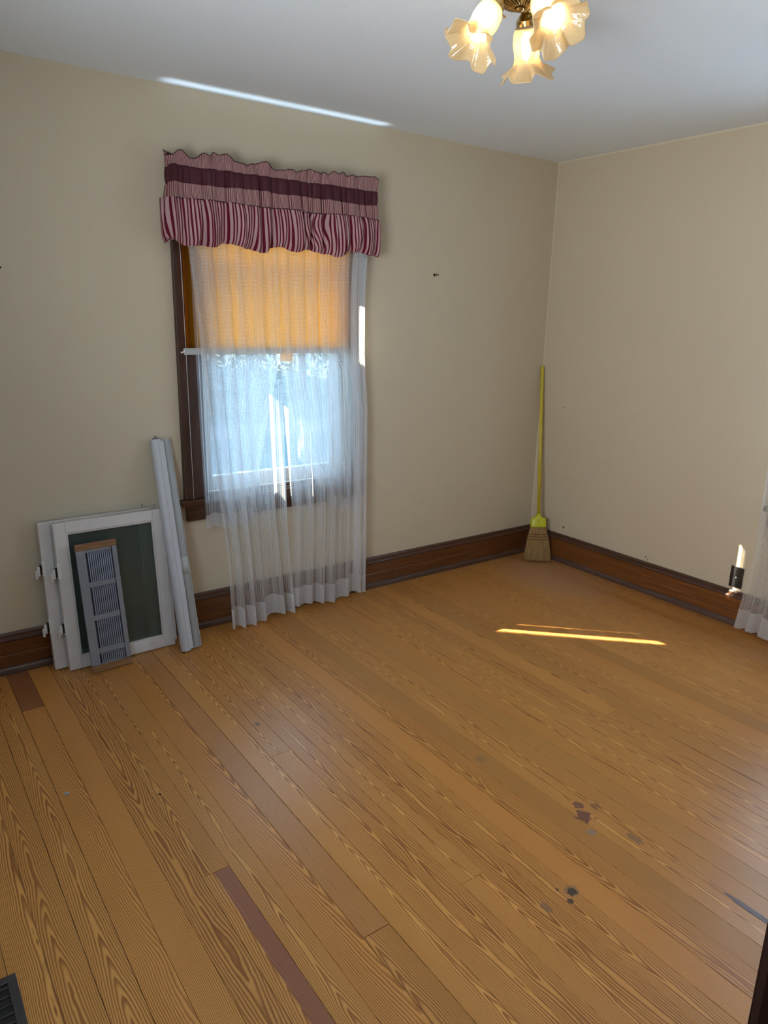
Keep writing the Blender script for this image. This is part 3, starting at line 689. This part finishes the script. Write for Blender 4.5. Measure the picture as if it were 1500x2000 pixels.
# ---------------------------------------------------------------- things leaning on the back wall
def lean_matrix(p0, p1, top_y_shift, height):
    p0 = Vector(p0); p1 = Vector(p1); X = (p1-p0).normalized()
    back = Vector((-X.y, X.x, 0)); s = top_y_shift/height
    Z = (Vector((0, 0, 1))*sqrt(1-s*s)+back*s).normalized(); Y = Z.cross(X)
    m = Matrix((X, Y, Z)).transposed().to_4x4(); m.translation = p0; return m
def storm(p0, p1, shift, Wd, L, label, hooks):
    mt = lean_matrix(p0, p1, shift, L); t = empty('storm_window', label=label, cat='window sash', group='storm windows leaning on the wall', mat=mt)
    T = 0.033; fwid = 0.052
    # local: x width, y 0 (front) .. T (back, toward the wall), z up
    MB().box((0, 0, 0), (fwid, T, L)).build('stile', M_paint, t, bevel=0.003)
    MB().box((Wd-fwid, 0, 0), (Wd, T, L)).build('stile', M_paint, t, bevel=0.003)
    MB().box((fwid, 0, 0), (Wd-fwid, T, 0.055)).build('rail', M_paint, t, bevel=0.003)
    MB().box((fwid, 0, L-0.05), (Wd-fwid, T, L)).build('rail', M_paint, t, bevel=0.003)
    MB().box((0.004, 0.006, L+0.0003), (Wd-0.004, T-0.004, L+0.004)).build('worn_top_edge', M_paint_edge, t)
    MB().box((Wd+0.0005, 0.008, 0.02), (Wd+0.012, T-0.008, L-0.01)).build('side_strip', M_paint, t, bevel=0.002)
    MB().box((fwid-.002, T*0.45, 0.053), (Wd-fwid+.002, T*0.55, L-0.048)).build('pane', M_dusty, t)
    m = MB()
    for (a, b, c, d) in ((fwid, fwid+0.008, 0.055, L-0.05), (Wd-fwid-0.008, Wd-fwid, 0.055, L-0.05), (fwid+.008, Wd-fwid-.008, 0.055, 0.063), (fwid+.008, Wd-fwid-.008, L-0.058, L-0.05)):
        m.box((a, 0.004, c), (b, T*0.44, d))
    m.build('glazing_bead', M_paint, t, bevel=0.002)
    for z in hooks:
        h = MB().box((-0.003, -0.002, z-0.035), (0.012, 0.016, z+0.035)).build('hinge', M_white_metal, t, bevel=0.001)
        MB().box((-0.012, -0.004, z-0.024), (-0.0035, 0.010, z+0.018)).build('hinge_slot', M_black, h)
        MB().tube((-0.018, 0.0, z-0.030), (-0.018, 0.0, z+0.012), 0.0065).tube((-0.026, 0.006, z-0.045), (-0.026, 0.006, z-0.006), 0.006).build('hinge_knuckle', M_white_metal, h, smooth=True, bevel=0.001)
    MB().path([(Wd*0.93, T*0.5, L+0.004), (Wd*0.93, T*0.5, L+0.020), (Wd*0.93+0.004, T*0.5, L+0.024), (Wd*0.93+0.006, T*0.5, L+0.018)], 0.002, 6).build('hook', M_galv, t)
    return t
storm((-3.205, -0.108, 0.004), (-2.705, -0.108, 0.004), 0.062, 0.50, 0.688, 'rear white framed storm window sash, mostly hidden, leaning against the wall', (0.21, 0.48))
storm((-3.150, -0.156, 0.004), (-2.652, -0.142, 0.004), 0.068, 0.498, 0.686, 'front white framed storm window sash with dusty pane, leaning on the rear one', (0.21, 0.47))

def vent():
    L = 0.595; Wd = 0.180
    t = empty('louvered_vent_panel', label='narrow grey louvered metal panel with bare wood ends, leaning on the storm window', cat='vent panel', mat=lean_matrix((-3.072, -0.238, 0.004), (-2.893, -0.226, 0.004), 0.098, L))
    T = 0.010
    MB().box((0, 0, 0.032), (0.040, T, L-0.030)).build('side_rail', M_galv, t, bevel=0.0015)
    MB().box((Wd-0.022, -0.004, 0.034), (Wd-0.001, T, L-0.030)).build('side_rail', M_galv, t, bevel=0.0015)
    MB().box((-0.001, -0.002, 0.0), (Wd+0.001, T+0.002, 0.031)).build('wood_end', M_strip, t, bevel=0.001)
    MB().box((-0.001, -0.002, L-0.029), (Wd+0.001, T+0.002, L)).build('wood_end', M_strip, t, bevel=0.001)
    MB().box((0.040, T*0.7, 0.031), (Wd-0.022, T, L-0.029)).build('backing', simple('blue_black_void', (0.016, 0.018, 0.032), 0.6), t)
    rows = [(0.037, 0.082), (0.108, 0.238), (0.262, 0.392), (0.416, 0.552)]
    zs = [0.0315]+[z for r in rows for z in r]+[L-0.0295]
    for a, b in zip(zs[0::2], zs[1::2]):
        if b-a > 0.002: MB().box((0.0405, 0.001, a), (Wd-0.0225, 0.007, b)).build('cross_bar', M_galv, t, bevel=0.001)
    MB().box((0.044, -0.003, 0.088), (Wd-0.026, 0.0008, 0.102)).build('damper_bar', M_galv, t, bevel=0.001)
    N = 12; first = None
    for (a, b) in rows:
        for k in range(N):
            x = 0.046+(Wd-0.022-0.050)*(k+0.5)/N
            m = MB().box((-0.0026, 0, 0.0008), (0.0026, 0.0035, b-a-0.0008))
            o = m.build('slat', M_slat, t, bevel=0.0012); o.location = (x, 0.0005, a); o.rotation_euler = (0, 0, radians(-24))
vent()

# leaning rolled white window blind and grey sheet roll
def leaner(name, base, top, mat_parts, label, cat):
    b = Vector(base); q = (Vector(top)-b); Z = q.normalized(); X = Vector((1, 0, 0)); X = (X-Z*X.dot(Z)).normalized(); Y = Z.cross(X)
    m = Matrix((X, Y, Z)).transposed().to_4x4(); m.translation = b
    return empty(name, label=label, cat=cat, mat=m), q.length
t, L = leaner('rolled_blind', (-2.634, -0.236, 0.003), (-2.655, -0.030, 1.015), None, 'white rolled window blind leaning on the wall beside the storm windows', 'blind')
m = MB(); pr = []
for i in range(40):
    a = i/39*2*pi*2.1; pr.append((0.0245+0.0012*i/39, a))
m.lathe([(0.0, 0.0), (0.024, 0.0), (0.0255, 0.006), (0.0255, L-0.006), (0.024, L), (0.0, L)], 28).build('roll', M_roll, t, smooth=True, bevel=0.001)
MB().box((0.005, -0.0275, 0.01), (0.0285, -0.022, L-0.01)).build('loose_flap', M_roll, t, bevel=0.001)
MB().lathe([(0, L+0.0005), (0.014, L+0.0005), (0.014, L+0.006), (0.004, L+0.007), (0.004, L+0.017), (0, L+0.017)], 16).build('roller_pin', simple('purple_grey_pin', (0.2, 0.14, 0.2), 0.4, 0.3), t, smooth=False)
t, L = leaner('rolled_sheet', (-2.578, -0.222, 0.003), (-2.612, -0.026, 1.012), None, 'flattened grey vinyl roll leaning between the white rolled blind and the window casing', 'blind')
MB().prism([(0.024*cos(a)*1.0, 0.016*sin(a)) for a in [2*pi*k/20 for k in range(20)]], 0, L, lambda s, u, v: (u, v, s)).build('roll', M_grey, t, smooth=True, bevel=0.001)
MB().prism([(0.0248*cos(a), 0.0168*sin(a)) for a in [2*pi*k/20 for k in range(20)]], 0.37, 0.455, lambda s, u, v: (u, v, s)).build('label_band', M_greyl, t, smooth=True)
MB().box((0.0235, -0.006, 0.0), (0.0265, -0.001, L)).build('sheet_edge', M_greyl, t)

# ---------------------------------------------------------------- broom in the corner
B0 = Vector((-0.150, -0.226, 0.004)); B1 = Vector((-0.0205, -0.0165, 1.297))
Z = (B1-B0).normalized(); X = Vector((0.745, -0.667, 0)); X = (X-Z*X.dot(Z)).normalized(); Y = Z.cross(X)
m = Matrix((X, Y, Z)).transposed().to_4x4(); m.translation = B0
br = empty('broom', label='corn broom with yellow handle leaning in the room corner', cat='broom', mat=m); BL = (B1-B0).length
MB().path([(0, 0, 0.27), (0, 0, 0.8), (0, 0, BL-0.006), (0, 0, BL)], [0.0115, 0.0115, 0.0112, 0.0085], 18).build('handle', M_broomh, br, smooth=True)
capv = MB(); rows = [(0.235, .054, .022), (0.240, .054, .022), (0.288, .052, .021), (0.294, .046, .020), (0.306, .020, .017), (0.325, .014, .014)]
vs_ = []; fs_ = []; n = 28
for (z, a, b) in rows:
    for k in range(n):
        c, s = cos(2*pi*k/n), sin(2*pi*k/n); vs_.append((a*math.copysign(abs(c)**0.5, c), b*math.copysign(abs(s)**0.7, s), z))
for i in range(len(rows)-1):
    for k in range(n): fs_.append((i*n+k, i*n+(k+1) % n, (i+1)*n+(k+1) % n, (i+1)*n+k))
fs_ += [tuple(reversed(range(n))), tuple(range((len(rows)-1)*n, len(rows)*n))]
cap = capv.add(vs_, fs_).build('cap', M_broomc, br, smooth=True)
MB().lathe([(0, 0), (0.004, 0), (0.003, 0.002), (0, 0.003)], 12).build('screw', M_galv, cap).matrix_local = Matrix.Translation((0.004, -0.0215, 0.272)) @ Matrix.Rotation(pi/2, 4, 'X')
def bw(z):      # bristle half width and depth at height
    return (lerp(0.088, 0.072, z/0.15) if z < 0.15 else lerp(0.072, 0.050, (z-0.15)/0.085)), (lerp(0.030, 0.026, z/0.15) if z < 0.15 else lerp(0.026, 0.019, (z-0.15)/0.085))
vs_ = []; fs_ = []; zz = [0.012, 0.06, 0.12, 0.155, 0.19, 0.236]
for z in zz:
    a, b = bw(z)
    for k in range(n): vs_.append((a*0.93*cos(2*pi*k/n), b*0.85*sin(2*pi*k/n), z))
for i in range(len(zz)-1):
    for k in range(n): fs_.append((i*n+k, i*n+(k+1) % n, (i+1)*n+(k+1) % n, (i+1)*n+k))
fs_ += [tuple(reversed(range(n))), tuple(range((len(zz)-1)*n, len(zz)*n))]
mb = MB().add(vs_, fs_); rb = random.Random(4)
for k in range(520):
    a = rb.uniform(0, 2*pi); q = rb.uniform(0.85, 1.02); sk = rb.gauss(0, 0.004)
    pts = []
    zl = max(0.0008, rb.gauss(0.006, 0.006))
    for z in (zl, 0.07, 0.15, 0.237):
        wa, wb = bw(z); k2 = q if z > 0.1 else q+rb.uniform(-0.02, 0.05)
        pts.append((wa*cos(a)*k2+sk*(1 if z < 0.1 else 0), wb*sin(a)*k2, z))
    mb.path(pts, [0.0006, 0.0012, 0.0013, 0.0012], 3, False)
mb.build('bristles', M_straw, br, kind='stuff')
for z in (0.150, 0.168, 0.186):
    a, b = bw(z); pts = [(a*1.03*cos(2*pi*k/40), b*1.06*sin(2*pi*k/40), z) for k in range(41)]
    MB().path(pts, 0.0018, 6).build('stitching', M_thread, br)

# ---------------------------------------------------------------- outlet on the right wall
ou = empty('wall_outlet', (-0.0005, -1.519, 0.266), 'black electrical outlet plate low on the right wall beside the curtain', 'outlet')
MB().box((-0.006, -0.0365, -0.0595), (0, 0.0365, 0.0595)).build('plate', M_black, ou, bevel=0.003)
for z in (-0.026, 0.026):
    r = MB().box((-0.0085, -0.016, z-0.0175), (-0.0063, 0.016, z+0.0175)).build('receptacle', M_black, ou, bevel=0.004)
    for y in (-0.006, 0.006): MB().box((-0.0090, y-0.0012, z-0.002), (-0.0086, y+0.0012, z+0.010)).build('slot', M_dark, r)
    MB().tube((-0.0090, 0, z-0.009), (-0.0086, 0, z-0.009), 0.0026).build('ground_hole', M_dark, r)
MB().tube((-0.0085, 0, 0), (-0.0063, 0, 0), 0.003).build('screw', M_white_metal, ou)

# ---------------------------------------------------------------- floor register
rg = empty('floor_register', (-3.765, -1.88, 0.0), 'dark metal floor register at the bottom left corner of the view', 'register')
RW, RL, RT = 0.125, 0.155, 0.006
m = MB().box((-RW, -RL, 0.0005), (RW, -RL+0.022, RT)).box((-RW, RL-0.022, 0.0005), (RW, RL, RT)).box((-RW, -RL+0.022, 0.0005), (-RW+0.022, RL-0.022, RT)).box((RW-0.022, -RL+0.022, 0.0005), (RW, RL-0.022, RT))
m.build('frame', M_regm, rg, bevel=0.002)
MB().box((-RW+0.022, -RL+0.022, 0.0004), (RW-0.022, RL-0.022, 0.0012)).build('duct_opening', M_dark, rg)
MB().box((-0.004, -RL+0.022, 0.0015), (0.004, RL-0.022, RT-0.001)).build('centre_bar', M_regm, rg)
for k in range(10):
    y = -RL+0.036+k*0.0265
    for s in (-1, 1):
        MB().box((0.0042 if s > 0 else -RW+0.0222, y-0.002, 0.0015), (RW-0.0222 if s > 0 else -0.0042, y+0.002, RT-0.0015)).build('louver', M_regm, rg)

# small bits on the floor
def bit(name, x, y, pts, r, mat, label):
    o = MB().path(pts, r, 6).build(name, mat, None, loc=(x, y, 0)); tag(o, label, 'debris'); return o
M_lint = simple('grey_lint', (0.35, 0.36, 0.36), 0.9)
o = MB()
for k in range(9):
    a = k*0.7; o.path([(0.009*cos(a), 0.006*sin(a), 0.003), (0.003*cos(a+2), 0.004*sin(a+1), 0.008), (-0.008*cos(a+1), 0.006*sin(a*2), 0.002)], 0.0016, 5)
o = o.build('lint', M_lint, None, loc=(-3.371, -1.063, 0)); tag(o, 'small grey tuft of lint lying on the floor boards at left', 'debris')
bit('dark_splinter', -3.113, -1.235, [(0, 0, .0018), (0.008, -0.006, .0018)], 0.0015, M_dark, 'tiny dark splinter on the floor, left of the middle')
bit('straw_piece', -3.397, -0.83, [(-0.012, 0, .0018), (0, 0.006, .004), (0.013, 0.012, .0018)], 0.0011, M_straw, 'pale bit of straw on the floor in front of the storm windows')
bit('paint_flake', -3.030, -0.362, [(0, 0, .0012), (0.008, 0.003, .0012)], 0.001, M_paint, 'white paint flake on the floor in front of the louvered panel')
bit('straw_end', -2.425, -0.150, [(0, 0, .002), (0.006, 0.002, .002)], 0.0012, M_paint, 'tiny white crumb on the floor beside the left sheer curtain')
bit('broom_straw', -0.24, -0.10, [(-0.09, 0.02, .055), (0, 0, .056), (0.04, -0.03, .058)], 0.0007, M_straw, 'single loose broom straw sticking out beside the broom')

# ---------------------------------------------------------------- ceiling light
LC = Vector((-2.115, -1.735, H))
cl = empty('ceiling_light', LC, 'antique brass ceiling light with three ruffled frosted glass tulip shades, lit', 'ceiling light')
MB().lathe([(0.0, -0.0005), (0.118, -0.0005), (0.120, -0.008), (0.112, -0.016), (0.108, -0.024), (0.100, -0.040), (0.098, -0.056), (0.088, -0.072), (0.066, -0.084), (0.060, -0.088), (0.0, -0.090)], 48).build('canopy', M_brass, cl, smooth=True)
m = MB()
m.lathe([(0.0, -0.0905), (0.058, -0.0905), (0.056, -0.096), (0.03, -0.104), (0.012, -0.108), (0.012, -0.116), (0.0, -0.120)], 40)
for k in range(26):
    a = 2*pi*k/26
    m.path([(0.058*cos(a), 0.058*sin(a), -0.092), (0.045*cos(a+.12), 0.045*sin(a+.12), -0.101), (0.028*cos(a+.25), 0.028*sin(a+.25), -0.107), (0.012*cos(a+.4), 0.012*sin(a+.4), -0.110)], [0.0028, 0.0032, 0.0024, 0.0012], 6)
m.build('medallion', M_brass, cl, smooth=True)
def shade_mesh(seed):
    nn = Noise1(seed)
    prof = [(0.0, 0.026), (0.006, 0.030), (0.020, 0.036), (0.045, 0.0385), (0.065, 0.036), (0.082, 0.035), (0.096, 0.040), (0.108, 0.049), (0.118, 0.060), (0.126, 0.070), (0.131, 0.078)]
    m = MB(); nk = 96
    def f(u, v):
        t = v*(len(prof)-1); i = min(int(t), len(prof)-2); k = t-i
        z = lerp(prof[i][0], prof[i+1][0], k); r = lerp(prof[i][1], prof[i+1][1], k); a = 2*pi*u
        ru = sst(0.088, 0.130, z); lob = sin(5*a+seed)*0.8+0.4*sin(9*a+seed*2)
        r2_ = r+ru*0.007*sin(6*a+seed+1.2)+ru*0.002*sin(18*a); z2 = z+ru*0.011*lob
        ta = a+ru*0.10*sin(6*a+seed+0.5)
        return (r2_*cos(ta), r2_*sin(ta), -z2)
    return m.grid(nk, 30, f, lambda u, v: (u, v))
for i, (az, tilt) in enumerate(((172, 33), (30, 22), (-100, 44))):
    a = radians(az); hd = Vector((cos(a), sin(a), 0)); dr = (hd*sin(radians(tilt))+Vector((0, 0, -1))*cos(radians(tilt))).normalized()
    p0 = hd*0.062+Vector((0, 0, -0.080)); p1 = p0+dr*0.028
    arm = MB().path([hd*0.04+Vector((0, 0, -0.07)), p0, p1], [0.012, 0.014, 0.016], 16).build('arm', M_brass, cl, smooth=True)
    q = (-dr).to_track_quat('Z', 'Y').to_matrix().to_4x4(); q.translation = p1
    def sub(o, parent=cl): o.matrix_local = q; return o
    cup = sub(MB().lathe([(0.0, 0.006), (0.018, 0.006), (0.024, -0.002), (0.0285, -0.008), (0.0285, -0.022), (0.0305, -0.025), (0.0305, -0.030), (0.028, -0.030), (0.027, -0.012), (0.0, -0.012)], 32).build('shade_holder', M_brass, cl, smooth=True, bevel=0.0006))
    for k in range(3):
        b = 2*pi*k/3+0.4
        o = MB().tube((0.028*cos(b), 0.028*sin(b), -0.018), (0.039*cos(b), 0.039*sin(b), -0.018), 0.0018, n=8).tube((0.039*cos(b), 0.039*sin(b), -0.018), (0.042*cos(b), 0.042*sin(b), -0.018), 0.0042, n=10).build('thumb_screw', M_brass, cup)
    sm = shade_mesh(i*2+1).build('glass_shade', M_lampglass, cl, smooth=True, solid=0.0022)
    q2 = q.copy(); q2.translation = p1+dr*0.020; sm.matrix_local = q2
    bb = MB().lathe([(0.0, -0.112), (0.0035, -0.108), (0.009, -0.095), (0.0145, -0.078), (0.0165, -0.065), (0.015, -0.052), (0.011, -0.042), (0.010, -0.036), (0.0, -0.036)], 20).build('bulb', M_bulb, cl, smooth=True); bb.matrix_local = q
    MB().lathe([(0.0, -0.013), (0.0115, -0.013), (0.0115, -0.0355), (0.0, -0.0355)], 16).build('socket', M_paint, cl, smooth=False).matrix_local = q
    lp = bpy.data.lights.new('lamp_glow', 'POINT'); lp.energy = 1.6; lp.color = (1.0, 0.68, 0.30); lp.shadow_soft_size = 0.006
    lo = bpy.data.objects.new('lamp_glow', lp); COL.objects.link(lo); un = (Vector((0, 0, 1))-dr*dr.z).normalized(); lo.location = LC+p1+dr*0.070+un*0.026
bpy.context.view_layer.update()
